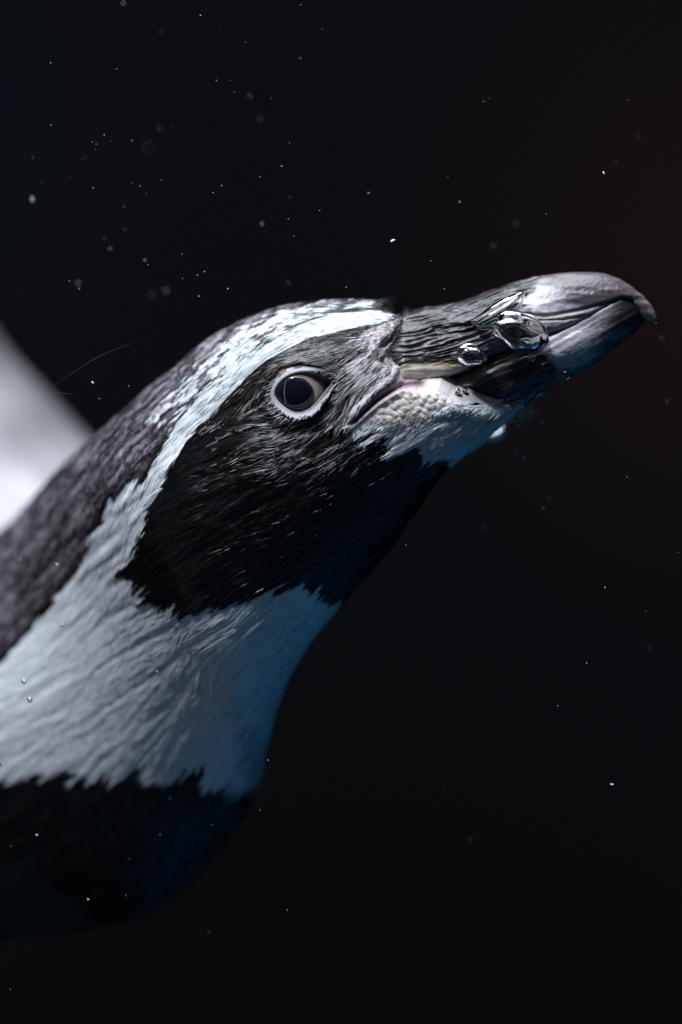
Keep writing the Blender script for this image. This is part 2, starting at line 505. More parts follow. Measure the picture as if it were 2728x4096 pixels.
def to_world(P):
    P = np.asarray(P, float)
    return np.stack([(P[..., 0] - 1364) * K, P[..., 2] * K, (2048 - P[..., 1]) * K], axis=-1)

def ring_faces(NR, NT, flip=False):
    i = np.arange(NR - 1)[:, None]; j = np.arange(NT)[None, :]
    a = i * NT + j; b = i * NT + (j + 1) % NT; c = (i + 1) * NT + (j + 1) % NT; d = (i + 1) * NT + j
    f = np.stack([a, b, c, d], axis=-1).reshape(-1, 4)
    return f[:, ::-1].copy() if flip else f

WV = to_world(V).reshape(-1, 3)
WN = np.stack([N[..., 0], N[..., 2], -N[..., 1]], axis=-1).reshape(-1, 3)
faces = ring_faces(NR, NT)
p = WV[faces[len(faces) // 2 + NN // 2]]
if np.dot(np.cross(p[1] - p[0], p[2] - p[0]), WN[faces[len(faces) // 2 + NN // 2][0]]) < 0:
    faces = faces[:, ::-1].copy()
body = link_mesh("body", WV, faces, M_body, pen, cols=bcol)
bvh = BVHTree.FromPolygons(WV.tolist(), faces[::1].tolist())

def surf(px, py, default=0.0):
    """depth (drawing units) of the near surface under a place in the side view"""
    o = W(px, py, -3000)
    hit = bvh.ray_cast(o, Vector((0, 1, 0)))
    return hit[0].y / K if hit[0] else default

# ------------------------------------------------------------------ plumage: one blade per feather
Ftri = faces
P0 = WV[faces[:, 0]]; P1 = WV[faces[:, 1]]; P2 = WV[faces[:, 2]]; P3 = WV[faces[:, 3]]
ar = 0.5 * np.linalg.norm(np.cross(P2 - P0, P3 - P1), axis=1)
cen = (P0 + P1 + P2 + P3) / 4
fn = WN[faces[:, 0]]
sx = cen[:, 0] / K + 1364; sy = 2048 - cen[:, 2] / K
w = ar * (samp(bare, sx, sy) > -4)
w = w * np.where(fn[:, 1] < 0.25, 1.0, 0.10)
w = w * np.where((sx > 2060) | (sx < -330) | (sy > 4140), 0.0, 1.0)
# short dense plumage on face and crown, longer and sparser on the neck
face = smooth(2350, 1800, sy)
w = w * (0.75 + 1.0 * face)
w = w * (1 + 1.1 * smooth(1500, 900, np.hypot(sx - 1300, sy - 1550)))
w = w * np.where(samp(sd_lore, sx, sy) < -8, 0.35, 1.0)
NFE = 150000
idx = rng.choice(len(faces), NFE, p=w / w.sum())
a, b = rng.random(NFE)[:, None], rng.random(NFE)[:, None]
root = (P0[idx] * (1 - a) + P1[idx] * a) * (1 - b) + (P3[idx] * (1 - a) + P2[idx] * a) * b
nrm = WN[faces[idx, 0]]
rx = root[:, 0] / K + 1364; ry = 2048 - root[:, 2] / K
fdx = samp(FX, rx, ry); fdy = samp(FY, rx, ry)
ang = rng.normal(0, 0.05, NFE)
fdx, fdy = fdx * np.cos(ang) - fdy * np.sin(ang), fdx * np.sin(ang) + fdy * np.cos(ang)
d = np.stack([fdx, np.zeros(NFE), -fdy], axis=1)
d = d - nrm * np.sum(d * nrm, axis=1, keepdims=True)
d /= np.linalg.norm(d, axis=1, keepdims=True) + 1e-9
s = np.cross(d, nrm)
fcol = plumage(rx, ry)
lum = fcol.mean(axis=1)
upm = smooth(0, 50, samp(sd_upper, rx, ry))                  # crown and nape: short scale-like feathers
facem = smooth(2500, 1900, ry)
length = (62 - 8 * facem) * (0.7 + 0.6 * rng.random(NFE))
length = length * (1 - 0.42 * upm)
width = (6.0 - 2.5 * facem + 2.5 * upm) * (0.7 + 0.6 * rng.random(NFE))
lor = smooth(20, -10, samp(sd_lore, rx, ry))
length *= 1 - 0.55 * lor
eyed = samp(sd_eye, rx, ry)
length *= 0.55 + 0.45 * smooth(25, 90, eyed)
sknd = samp(sd_skin, rx, ry)
length *= 0.45 + 0.55 * smooth(0, 40, sknd)
length *= 1 + 0.45 * smooth(1900, 2500, ry) * (lum > .2); width *= 1 - 0.05 * smooth(1900, 2500, ry) * (lum > .2)
length *= K; width *= K
neckm = smooth(1900, 2500, ry) * (lum > .2)
lift = (0.08 + 0.07 * rng.random(NFE) * (1 - smooth(1900, 2500, ry) * (lum > .2)) - .06 * smooth(1900, 2500, ry) * (lum > .2) + 0.08 * (samp(LIC_MID, rx, ry) - .5) * (1 - neckm)) * (1 + 0.3 * upm)
bend = rng.normal(0, 0.05, NFE)
ts = np.array([0.0, 0.35, 0.72, 1.0]); prof = np.array([0.55, 1.0, 0.85, 0.22])
neckm = smooth(1900, 2500, ry) * (lum > .2)
roll = (rng.normal(0, 0.26, NFE) * (1 - .65 * neckm) + (samp(LIC_FINE, rx, ry) - .5) * 0.7 * (1 - neckm))[:, None]
s2 = s * np.cos(roll) + nrm * np.sin(roll)
n2 = nrm * np.cos(roll) - s * np.sin(roll)
FV = np.zeros((NFE, 4, 3, 3))
for k in range(4):
    t = ts[k]
    c = root + d * (length * t)[:, None] + nrm * (length * (0.02 + lift * t - 0.12 * t * t))[:, None] + s * (bend * length * t * t)[:, None]
    hw = (width * 0.5 * prof[k])[:, None]
    FV[:, k, 0] = c - s2 * hw
    FV[:, k, 1] = c + n2 * hw * (0.5 - 0.36 * neckm)[:, None]
    FV[:, k, 2] = c + s2 * hw
base = np.arange(NFE)[:, None, None, None] * 12
kk = np.arange(3)[None, :, None, None]; cc = np.arange(2)[None, None, :, None]
q = np.array([0, 1, 4, 3])[None, None, None, :]
FF = (base + kk * 3 + cc + q).reshape(-1, 4)
# tips a little paler on crown and nape
cols = np.repeat(fcol[:, None, :], 12, axis=1)
tipk = np.repeat(np.array([0.75, 0.95, 1.15, 1.5]), 3)[None, :, None]
cols = cols * (1 + (tipk - 1) * (upm * (lum < 0.3))[:, None, None])
plum = link_mesh("plumage", FV.reshape(-1, 3), FF, M_feather, pen, cols=np.clip(cols.reshape(-1, 3), 0, 0.85))
tag(plum, kind="stuff")

# ------------------------------------------------------------------ bill
def bill_part(name, rows, npr, nt_near, sharp, colour, relief, parent):
    Rr = catmull(np.array(rows, float), npr)
    Rr[:, 4] = np.maximum(Rr[:, 4], 1.5)
    t1 = np.concatenate([np.linspace(0, math.pi, nt_near, endpoint=False), np.linspace(math.pi, 2 * math.pi, nt_near // 2, endpoint=False)])
    c, s_ = np.cos(t1), np.sin(t1)
    XY = Rr[:, None, 2:4] + (Rr[:, None, 0:2] - Rr[:, None, 2:4]) * (c * .5 + .5)[None, :, None]
    wp = sharp(c, s_)
    D = Rr[:, None, 5] - Rr[:, None, 4] * wp[None, :]
    G = np.concatenate([XY, D[..., None]], axis=2)
    Nn = grid_normals(G)
    if np.mean(Nn[:, nt_near // 2, 2]) > 0: Nn = -Nn
    u = (np.linspace(0, 1, len(Rr))[:, None]) * np.ones((1, len(t1)))
    v = (c * .5 + .5)[None, :] * np.ones((len(Rr), 1))
    dsp = relief(G[..., 0], G[..., 1], u, v)
    edge = smooth(0.01, 0.14, 1 - u)
    G = G + Nn * (dsp * edge)[..., None]
    ccol = colour(G[..., 0].ravel(), G[..., 1].ravel(), u.ravel(), v.ravel(), dsp.ravel())
    f = ring_faces(len(Rr), len(t1))
    wv_ = to_world(G).reshape(-1, 3)
    wn = np.stack([Nn[..., 0], Nn[..., 2], -Nn[..., 1]], axis=-1).reshape(-1, 3)
    kf = (len(Rr) // 2) * len(t1) + nt_near // 2
    pq = wv_[f[kf]]
    if np.dot(np.cross(pq[1] - pq[0], pq[2] - pq[0]), wn[f[kf][0]]) < 0: f = f[:, ::-1].copy()
    o = link_mesh(name, wv_, f, M_bill, parent, cols=np.clip(ccol, 0.002, 0.8))
    return o, G

up_rows = [
    (1500, 1290, 1480, 1560, 120, -60), (1590, 1264, 1585, 1552, 215, -66), (1660, 1246, 1650, 1542, 214, -74), (1760, 1227, 1773, 1518, 198, -84), (1870, 1198, 1880, 1474, 180, -96),
    (1980, 1157, 1980, 1425, 158, -108), (2078, 1131, 2092, 1384, 144, -118), (2180, 1107, 2200, 1348, 128, -130), (2290, 1096, 2305, 1306, 112, -140),
    (2390, 1098, 2404, 1246, 96, -150), (2459, 1116, 2468, 1214, 82, -156), (2518, 1150, 2512, 1206, 70, -160), (2569, 1194, 2538, 1238, 56, -163),
    (2603, 1238, 2562, 1274, 40, -165), (2618, 1276, 2600, 1290, 20, -166), (2617, 1295, 2613, 1297, 3, -166)]
lo_rows = [
    (1680, 1545, 1760, 1590, 150, -74), (1773, 1522, 1885, 1606, 160, -84), (1866, 1482, 1995, 1634, 156, -96), (1960, 1432, 2095, 1626, 148, -106), (2070, 1394, 2165, 1570, 142, -116),
    (2188, 1350, 2262, 1518, 134, -128), (2298, 1306, 2374, 1462, 122, -140), (2399, 1248, 2452, 1400, 104, -150), (2470, 1210, 2512, 1356, 84, -156),
    (2514, 1191, 2552, 1316, 62, -160), (2536, 1212, 2568, 1296, 40, -162), (2558, 1258, 2574, 1288, 12, -163)]

rear_line = [(2150, 1090), (2137, 1144), (2100, 1215), (2078, 1262), (2110, 1330), (2170, 1390), (2200, 1430), (2220, 1480), (2250, 1530)]
def frontness(x, y):
    """negative on the fibrous rear of the bill, positive on its smooth horn"""
    e = np.interp(y, [1080, 1144, 1215, 1262, 1330, 1390, 1430, 1480, 1540], [2165, 2140, 2100, 2080, 2090, 2140, 2190, 2215, 2245])
    return x - e + (vnoise(x / 40, y / 14, 31) - .5) * 70

def fibres(u, v, x, y, fu, fv, seed):
    wob = (vnoise(x / 110, y / 60, seed) - .5) * 1.1 + (vnoise(x / 36, y / 30, seed + 7) - .5) * .35
    n1 = vnoise(x / 240 + 3, v * fv + wob + 0.006 * x * fu, seed + 1)
    n2 = vnoise(x / 110, v * fv * 2.3 + wob * 1.5 + 0.006 * x * fu, seed + 2)
    r1 = 1 - np.abs(2 * n1 - 1); r2 = 1 - np.abs(2 * n2 - 1)
    return r1, r2

def relief_up(x, y, u, v):
    f = frontness(x, y)
    rear = smooth(20, -40, f)
    r1, r2 = fibres(u, v, x, y, 0.0, 17, 40)
    d = rear * ((r1 ** 1.5 - .5) * 9 + (r2 - .5) * 6) * (0.35 + 1.3 * vnoise(x / 75, y / 26, 33)) + rear * (vnoise(x / 24, y / 7, 34) - .5) * 4
    # groove between horn plate and cutting edge
    dg, _ = seg_dist(x, y, [(2070, 1268), (2180, 1272), (2300, 1252), (2400, 1226), (2480, 1205)])
    d -= (1 - rear) * 9 * np.exp(-(dg / 8) ** 2)
    dg2, _ = seg_dist(x, y, [(2120, 1290), (2250, 1288), (2330, 1270)])
    d -= (1 - rear) * 5 * np.exp(-(dg2 / 5) ** 2)
    d += (1 - rear) * ((vnoise(x / 90, y / 18, 50) - .5) * 5 + (vnoise(x / 14, y / 10, 51) - .5) * 1.6)
    fl = poly_sd(x, y, flange)
    d = d * smooth(-14, 6, fl) + smooth(8, -22, fl) * (8 + (vnoise(x / 120, y / 9, 55) - .5) * 5)
    # nostril slit
    dn, _ = seg_dist(x, y, [(1735, 1322), (1800, 1312), (1880, 1306)])
    d -= 14 * np.exp(-(dn / 7) ** 2)
    return d

flange = [(1590, 1482), (1620, 1466), (1700, 1462), (1800, 1464), (1900, 1466), (1862, 1488), (1773, 1522), (1700, 1542), (1620, 1548), (1570, 1540)]
strip = [(1800, 1400), (1880, 1368), (1980, 1352), (2060, 1350), (2060, 1392), (1960, 1425), (1880, 1450), (1800, 1440)]

def blend(c, m, col):
    m = np.clip(m, 0, 1)[:, None]
    return c * (1 - m) + np.asarray(col) * m

def colour_up(x, y, u, v, dsp):
    f = frontness(x, y)
    n = len(x)
    rear = smooth(30, -30, f)
    crest_ = smooth(0, 12, dsp) * rear
    c = np.tile(np.array([0.016, 0.013, 0.014]), (n, 1))
    c = blend(c, crest_ ** 2 * 0.9 * (0.3 + 0.9 * vnoise(x / 30, y / 12, 61)), (0.22, 0.18, 0.175))
    sd = poly_sd(x, y, strip)
    c = blend(c, smooth(10, -16, sd) * .75, (0.17, 0.145, 0.15))
    # horn
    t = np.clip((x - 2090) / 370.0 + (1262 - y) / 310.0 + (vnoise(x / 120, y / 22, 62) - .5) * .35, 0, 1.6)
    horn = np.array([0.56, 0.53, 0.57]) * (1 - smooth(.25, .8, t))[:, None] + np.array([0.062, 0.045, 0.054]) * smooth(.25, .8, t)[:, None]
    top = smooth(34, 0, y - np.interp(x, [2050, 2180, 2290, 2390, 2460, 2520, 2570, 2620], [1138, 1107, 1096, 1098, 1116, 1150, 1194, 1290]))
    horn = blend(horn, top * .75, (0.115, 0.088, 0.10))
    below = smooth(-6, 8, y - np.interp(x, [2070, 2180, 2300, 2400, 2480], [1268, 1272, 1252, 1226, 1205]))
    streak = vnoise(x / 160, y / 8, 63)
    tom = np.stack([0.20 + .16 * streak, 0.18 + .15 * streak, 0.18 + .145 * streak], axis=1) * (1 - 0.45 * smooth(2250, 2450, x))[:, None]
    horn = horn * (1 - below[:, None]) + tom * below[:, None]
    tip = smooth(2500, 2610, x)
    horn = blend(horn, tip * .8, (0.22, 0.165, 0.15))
    horn = horn * (0.8 + 0.4 * vnoise(x / 70, y / 9, 64))[:, None]
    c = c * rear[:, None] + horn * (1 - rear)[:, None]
    fs = poly_sd(x, y, flange)
    fl = smooth(6, -8, fs)
    yel = np.array([0.62, 0.58, 0.50]) * (0.75 + 0.4 * vnoise(x / 110, y / 8, 65))[:, None]
    yel = blend(yel, smooth(1720, 1880, x) * .7, (0.34, 0.31, 0.22))
    yel = blend(yel, smooth(1650, 1580, x), (0.52, 0.45, 0.46))
    c = c * (1 - fl[:, None]) + yel * fl[:, None]
    og, _ = seg_dist(x, y, [(1610, 1478), (1680, 1468), (1740, 1464), (1830, 1458)])
    c = blend(c, np.exp(-(og / 5) ** 2) * vnoise(x / 22, y / 40, 66), (0.55, 0.30, 0.06))
    dn, _ = seg_dist(x, y, [(1735, 1322), (1800, 1312), (1880, 1306)])
    c = blend(c, np.exp(-(dn / 7) ** 2), (0.006, 0.005, 0.006))
    return c

def relief_lo(x, y, u, v):
    f = frontness(x, y)
    rear = smooth(20, -40, f)
    r1, r2 = fibres(u, v, x, y, 0.0, 11, 80)
    d = rear * ((r1 ** 1.4 - .5) * 9 + (r2 - .5) * 5)
    d += (1 - rear) * ((vnoise((x + y) / 90, (x * .55 + y) / 16, 85) - .5) * 5 + (vnoise(x / 14, y / 10, 86) - .5) * 1.5)
    dg, _ = seg_dist(x, y, [(1980, 1425), (2090, 1386), (2200, 1347), (2310, 1302), (2410, 1242), (2515, 1194)])
    d += 7 * np.exp(-(dg / 11) ** 2)
    return d

def colour_lo(x, y, u, v, dsp):
    f = frontness(x, y)
    n = len(x)
    rear = smooth(35, -35, f)
    c = np.tile(np.array([0.014, 0.012, 0.013]), (n, 1))
    hi = smooth(0.35, 1.0, v) * smooth(2120, 1900, x)
    c = blend(c, smooth(0, 9, dsp) * .8 * (.25 + .75 * hi) * vnoise(x / 26, y / 16, 91), (0.30, 0.27, 0.26))
    c = blend(c, smooth(1900, 1780, x) * (.35 + .5 * vnoise(x / 60, y / 9, 92)), (0.45, 0.43, 0.42))
    t = (x - 2190) / 400.0 + (vnoise((x - y) / 130, (x * .5 + y) / 20, 93) - .5) * .4
    horn = np.array([0.40, 0.38, 0.41]) * (1 - smooth(.15, .75, t))[:, None] + np.array([0.022, 0.017, 0.022]) * smooth(.15, .75, t)[:, None]
    horn = blend(horn, smooth(.45, .0, v) * .8, (0.03, 0.026, 0.034))
    horn = blend(horn, smooth(.86, 1.0, v) * smooth(2200, 2350, x) * .6, (0.16, 0.14, 0.145))
    horn = blend(horn, smooth(40, 0, np.abs(f + 5)) * .35, (0.16, 0.11, 0.08))
    return c * rear[:, None] + horn * (1 - rear)[:, None]

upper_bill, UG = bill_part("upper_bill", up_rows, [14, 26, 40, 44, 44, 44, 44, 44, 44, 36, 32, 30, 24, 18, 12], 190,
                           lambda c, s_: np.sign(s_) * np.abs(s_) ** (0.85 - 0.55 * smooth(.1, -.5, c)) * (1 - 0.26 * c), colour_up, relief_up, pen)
lo_rows = [(a_, b_ - 13 * (2 < i_ < 9), *c_) for i_, (a_, b_, *c_) in enumerate(lo_rows)]
lower_bill, LG = bill_part("lower_bill", lo_rows, [20, 36, 40, 40, 40, 40, 40, 36, 26, 16, 10], 150,
                           lambda c, s_: np.sign(s_) * np.abs(s_) ** (0.8 - 0.3 * smooth(-.2, .6, c)) * (1 + 0.16 * c), colour_lo, relief_lo, pen)

def all_bvh():
    vs, fs = [], []
    for o in (body, upper_bill, lower_bill):
        k = len(vs)
        vs += [v.co.copy() for v in o.data.vertices]
        fs += [[k + i for i in pl.vertices] for pl in o.data.polygons]
    return BVHTree.FromPolygons(vs, fs)
bvh_all = all_bvh()
def front(px, py, default=-100.0):
    hit = bvh_all.ray_cast(W(px, py, -3000), Vector((0, 1, 0)))
    return hit[0].y / K if hit[0] else default

# ------------------------------------------------------------------ eye and eyelid
def ribbon(Pts, closed=True):
    return np.asarray(Pts, float)

def lid_curve(n):
    P = np.array(EYE + EYE[:3], float)
    C = catmull(P, [n] * (len(P) - 1))
    return C[n:n + n * len(EYE)]

ring_y = [surf(px + (px - 1210) * .35, py + (py - 1570) * .42) for px, py in EYE]
plane = np.polyfit
A = np.array([[px, py, 1] for px, py in EYE]); coef, *_ = np.linalg.lstsq(A, np.array(ring_y), rcond=None)
def lid_depth(px, py): return coef[0] * px + coef[1] * py + coef[2]

RE = 152.0
ex, ey_ = 1200.0, 1570.0
eye_d = lid_depth(ex, ey_) - 6 + RE

def build_eye(mirror):
    n, mth = 72, 96
    v, c, f = [], [], []
    for i in range(n + 1):
        a_ = math.pi * 0.62 * i / n
        for j in range(mth):
            p_ = 2 * math.pi * j / mth
            X = ex + RE * math.sin(a_) * math.cos(p_); Y = ey_ + RE * math.sin(a_) * math.sin(p_); Dd = eye_d - RE * math.cos(a_)
            v.append((X, Y, Dd))
    v = np.array(v)
    dx, dy = v[:, 0] - 1181, v[:, 1] - 1586
    r = np.hypot(dx / 75.0, dy / 70.0)
    nz = vnoise(v[:, 0] / 9, v[:, 1] / 40, 71)
    white = np.array([0.36, 0.32, 0.30]) * (0.7 + 0.5 * nz)[:, None]
    white = blend(white, smooth(1262, 1325, v[:, 0]) * .65, (0.09, 0.062, 0.058))
    white = blend(white, smooth(1548, 1512, v[:, 1]) * .7, (0.20, 0.11, 0.09))
    iris = np.array([0.003, 0.0035, 0.006]) + np.zeros((len(v), 3))
    iris = blend(iris, smooth(.82, 1.0, r), (0.02, 0.026, 0.04))
    mk = smooth(0.98, 1.05, r)[:, None]
    c = white
    f = ring_faces(n + 1, mth, flip=True)
    Vw = v.copy()
    if mirror: Vw[:, 2] = 2 * mid_depth - Vw[:, 2]; f = f[:, ::-1].copy()
    e_ = link_mesh("eye", to_world(Vw), f, M_eye, pen, cols=c)
    k_, m_ = 26, 72
    v2, c2 = [], []
    for i in range(k_ + 1):
        q_ = 1.01 * i / k_
        for j in range(m_):
            p_ = 2 * math.pi * j / m_
            X = 1180 + 79 * q_ * math.cos(p_); Y = 1589 + 75 * q_ * math.sin(p_)
            rr_ = math.hypot(X - ex, Y - ey_)
            bulge = 5.0 * (1 - q_ ** 2) + 0.8 * (q_ < 1)
            v2.append((X, Y, eye_d - math.sqrt(RE ** 2 - rr_ ** 2) - bulge))
            g_ = max(0.0, (q_ - .80) / .2)
            c2.append((0.004 + .016 * g_, 0.005 + .021 * g_, 0.010 + .030 * g_))
    v2 = np.array(v2)
    f2 = ring_faces(k_ + 1, m_, flip=True)
    if mirror: v2[:, 2] = 2 * mid_depth - v2[:, 2]; f2 = f2[:, ::-1].copy()
    link_mesh("iris", to_world(v2), f2, M_eye, e_, cols=np.array(c2))
    return e_

mid_depth = float(np.interp(1200, (R[:, 0] + R[:, 2]) / 2, R[:, 5]))
eye_near = build_eye(False)
eye_far = build_eye(True)

def build_lid(mirror):
    C = lid_curve(14)
    nC = len(C)
    tang = np.roll(C, -1, 0) - np.roll(C, 1, 0); tang /= np.linalg.norm(tang, axis=1, keepdims=True)
    out = np.stack([tang[:, 1], -tang[:, 0]], axis=1)
    cen2 = C.mean(axis=0)
    if np.mean(np.sum(out * (C - cen2), axis=1)) < 0: out = -out
    top = smooth(1560, 1500, C[:, 1])
    rad = 12.5 + 2.5 * top + 1.0 * smooth(1600, 1640, C[:, 1])
    rad *= 1 - 0.25 * smooth(1290, 1325, C[:, 0])
    m = 28
    v = np.zeros((nC, m, 3)); col = np.zeros((nC, m, 3))
    for j in range(m):
        a_ = 2 * math.pi * j / m
        wig = 1 + 0.05 * (vnoise(np.arange(nC) / 2.2, np.full(nC, j * .8), 5) - .5) + 0.06 * math.cos(3 * a_)
        o_ = rad * (0.9 + 1.1 * math.cos(a_)) * wig * 0.92
        h_ = rad * math.sin(a_) * wig * (0.9 + 0.2 * top)
        v[:, j, 0] = C[:, 0] + out[:, 0] * o_
        v[:, j, 1] = C[:, 1] + out[:, 1] * o_
        # the lid hugs the ball at its inner rim and the skin at its outer one
        rr = np.hypot(C[:, 0] - ex, C[:, 1] - ey_)
        ball = eye_d - np.sqrt(np.maximum(RE ** 2 - rr ** 2, 0))
        skin_d = lid_depth(v[:, j, 0], v[:, j, 1])
        mixv = np.clip((1 + math.cos(a_)) / 2, 0, 1)
        v[:, j, 2] = ball * (1 - mixv) * .75 + skin_d * (1 - (1 - mixv) * .75) - h_ - 4
        base_c = np.array([0.245, 0.25, 0.265])
        inner = smooth(-.35, -.95, np.array([math.cos(a_)]))[0]
        cc_ = base_c * (1 - inner * top[:, None] * .75) + np.array([0.30, 0.16, 0.13]) * inner * top[:, None] * .75
        col[:, j] = cc_ * (0.92 + 0.16 * vnoise(np.arange(nC) / 1.6, np.full(nC, j * .9), 9))[:, None]
    f = ring_faces(nC, m)
    last = np.array([[(nC - 1) * m + j, (nC - 1) * m + (j + 1) % m, (j + 1) % m, j] for j in range(m)])
    f = np.vstack([f, last])
    if mirror: v[..., 2] = 2 * mid_depth - v[..., 2]; f = f[:, ::-1].copy()
    return link_mesh("eyelid", to_world(v).reshape(-1, 3), f, M_lid, pen, cols=col.reshape(-1, 3))
build_lid(False)
build_lid(True)

# pale lash-like feathers round the lid
def lashes():
    C = lid_curve(14)
    cen2 = C.mean(axis=0)
    v, f, c = [], [], []
    rg = random.Random(3)
    for k in range(110):
        i = rg.randrange(len(C))
        px, py = C[i]
        ang0 = math.atan2(py - cen2[1], px - cen2[0])
        if ((py < 1530 and px > 1120) or px > 1290) and rg.random() < .85: continue
        o_ = np.array([math.cos(ang0), math.sin(ang0)])
        fl_ = np.array([float(samp(FX, np.array([px]), np.array([py]))[0]), float(samp(FY, np.array([px]), np.array([py]))[0])])
        dr = o_ * 0.55 + fl_ * 1.0 + np.array([rg.uniform(-.2, .2), rg.uniform(-.2, .2)])
        dr /= np.linalg.norm(dr) + 1e-6
        st = np.array([px, py]) + o_ * rg.uniform(14, 28)
        ln = rg.uniform(10, 27); wd = rg.uniform(2.0, 4.2)
        pr = np.array([-dr[1], dr[0]])
        d0 = lid_depth(*st) - rg.uniform(4, 12)
        b0 = len(v)
        e1 = st + dr * ln * .5; e2 = st + dr * ln
        sfd = surf(e2[0], e2[1], d0)
        v += [(*(st - pr * wd), d0), (st[0], st[1], d0 - 2), (*(st + pr * wd), d0), (*(e1 - pr * wd * .8), d0 - 5), (e1[0], e1[1], d0 - 8), (*(e1 + pr * wd * .8), d0 - 5), (e2[0], e2[1], min(d0, sfd) - 5)]
        f += [[b0, b0 + 1, b0 + 4, b0 + 3], [b0 + 1, b0 + 2, b0 + 5, b0 + 4], [b0 + 3, b0 + 4, b0 + 6], [b0 + 4, b0 + 5, b0 + 6]]
        sh = rg.uniform(.18, .4)
        c += [(sh, sh, sh)] * 7
    o = link_mesh("eyelid_feathers", to_world(np.array(v)), f, M_feather, pen, cols=np.array(c))
    tag(o, kind="stuff")
lashes()

# short spines of the bumpy cheek and the fuzz that edges the lip
def fuzz():
    v, f, c = [], [], []
    rg = random.Random(5)
    def blade(px, py, dx, dy, ln, wd, sh, rise):
        d0 = front(px, py); e = (px + dx * ln, py + dy * ln)
        d1 = front(e[0], e[1], d0)
        pr = (-dy * wd, dx * wd)
        b0 = len(v)
        v.extend([(px - pr[0], py - pr[1], d0 + 1), (px, py, d0 - 2), (px + pr[0], py + pr[1], d0 + 1), (e[0], e[1], min(d1, d0 + 20) - rise)])
        f.extend([[b0, b0 + 1, b0 + 3], [b0 + 1, b0 + 2, b0 + 3]])
        c.extend([(sh, sh * .97, sh * .97)] * 4)
    pts = np.array(papil)
    for _ in range(900):                                   # lower edge of the patch melts into pale fuzz
        t = rg.random() ** .8
        px = 1480 + 620 * t + rg.gauss(0, 25)
        py = np.interp(px, [1430, 1540, 1640, 1740, 1850, 2000, 2100], [1745, 1722, 1700, 1690, 1672, 1650, 1625]) + rg.gauss(8, 24)
        blade(px, py, -.85 + rg.gauss(0, .12), .5 + rg.gauss(0, .12), rg.uniform(14, 34), rg.uniform(1.4, 2.6), rg.uniform(.5, .8), rg.uniform(2, 6))
    for P_, n_ in ((lip_hi, 420), (crease_ridge, 200)):
        P_ = np.array(P_)
        for _ in range(n_):
            t = rg.random() * (len(P_) - 1.001); i = int(t)
            q_ = P_[i] + (P_[i + 1] - P_[i]) * (t - i)
            tg = P_[i + 1] - P_[i]; tg = tg / np.linalg.norm(tg)
            nn_ = np.array([tg[1], -tg[0]])
            dr = nn_ * (-.7) * rg.choice((1, -.4)) - tg * .6
            blade(q_[0] + rg.gauss(0, 5), q_[1] + rg.gauss(0, 5), dr[0], dr[1], rg.uniform(7, 16), rg.uniform(1.0, 2.0), rg.uniform(.35, .65), rg.uniform(1, 4))
    o = link_mesh("skin_fuzz", to_world(np.array(v)), f, M_feather, pen, cols=np.array(c))
    tag(o, kind="stuff")
fuzz()

# ------------------------------------------------------------------ flipper, far behind the neck
def flipper():
    rowsf = np.array([   # right edge x,y ; left edge x,y ; half thickness ; depth
        (470, 1320, 60, 1780, 90, 60), (330, 1150, -120, 1620, 110, 560), (300, 1090, -300, 1480, 130, 680), (215, 1016, -380, 1380, 130, 860), (110, 900, -470, 1240, 130, 930),
        (0, 790, -560, 1100, 120, 980), (-120, 600, -640, 930, 76, 930), (-260, 440, -690, 720, 58, 980), (-420, 290, -680, 470, 36, 1010), (-560, 220, -600, 260, 6, 1020)], float)
    rowsf[:, 5] += 520
    for q_ in (0, 2): rowsf[:, q_] = 784 + (rowsf[:, q_] - 784) * (1 + rowsf[:, 5] * D2S * K / CAM_D); rowsf[:, q_ + 1] = 1177 + (rowsf[:, q_ + 1] - 1177) * (1 + rowsf[:, 5] * D2S * K / CAM_D)
    Rf = catmull(rowsf, [26] * 9) * D2S
    t1 = np.linspace(0, 2 * math.pi, 150, endpoint=False)
    c, s_ = np.cos(t1), np.sin(t1)
    XYf = Rf[:, None, 2:4] + (Rf[:, None, 0:2] - Rf[:, None, 2:4]) * (c * .5 + .5)[None, :, None]
    Df = Rf[:, None, 5] - Rf[:, None, 4] * (np.sign(s_) * np.abs(s_) ** .8)[None, :]
    G = np.concatenate([XYf, Df[..., None]], axis=2)
    Nn = grid_normals(G)
    if np.mean(Nn[:, 38, 2]) > 0: Nn = -Nn
    v_ = (c * .5 + .5)[None, :]; u_ = np.linspace(0, 1, len(Rf))[:, None]
    G = G + Nn * ((vnoise(u_ * 7 + v_ * 3, v_ * 26, 3) - .5) * 22)[..., None]
    sh = 0.125 + 0.05 * (vnoise(u_ * 6, v_ * 22 + u_ * 4, 6) - .5)
    sh = sh * (0.85 + 1.5 * smooth(.93, .70, v_)) * (1 + .15 * smooth(.62, .3, u_))
    cl = np.stack([sh * 1.0, sh * .94, sh * 1.0], axis=-1)
    f = ring_faces(len(Rf), len(t1))
    wv_ = to_world(G).reshape(-1, 3)
    o = link_mesh("flipper", wv_, f, M_body, pen, cols=cl.reshape(-1, 3))
    me = o.data
    me.update()
    return o
flipper()

# ------------------------------------------------------------------ bubbles
def glass_bubble():
    m, nt, b = new_mat("air_in_water")
    nt.nodes.remove(b)
    gl = node(nt, "ShaderNodeBsdfGlass")
    gl.inputs["IOR"].default_value = 1 / 1.333
    gl.inputs["Roughness"].default_value = 0.0
    nt.links.new(gl.outputs[0], nt.nodes["Material Output"].inputs["Surface"])
    return m
M_air = glass_bubble()

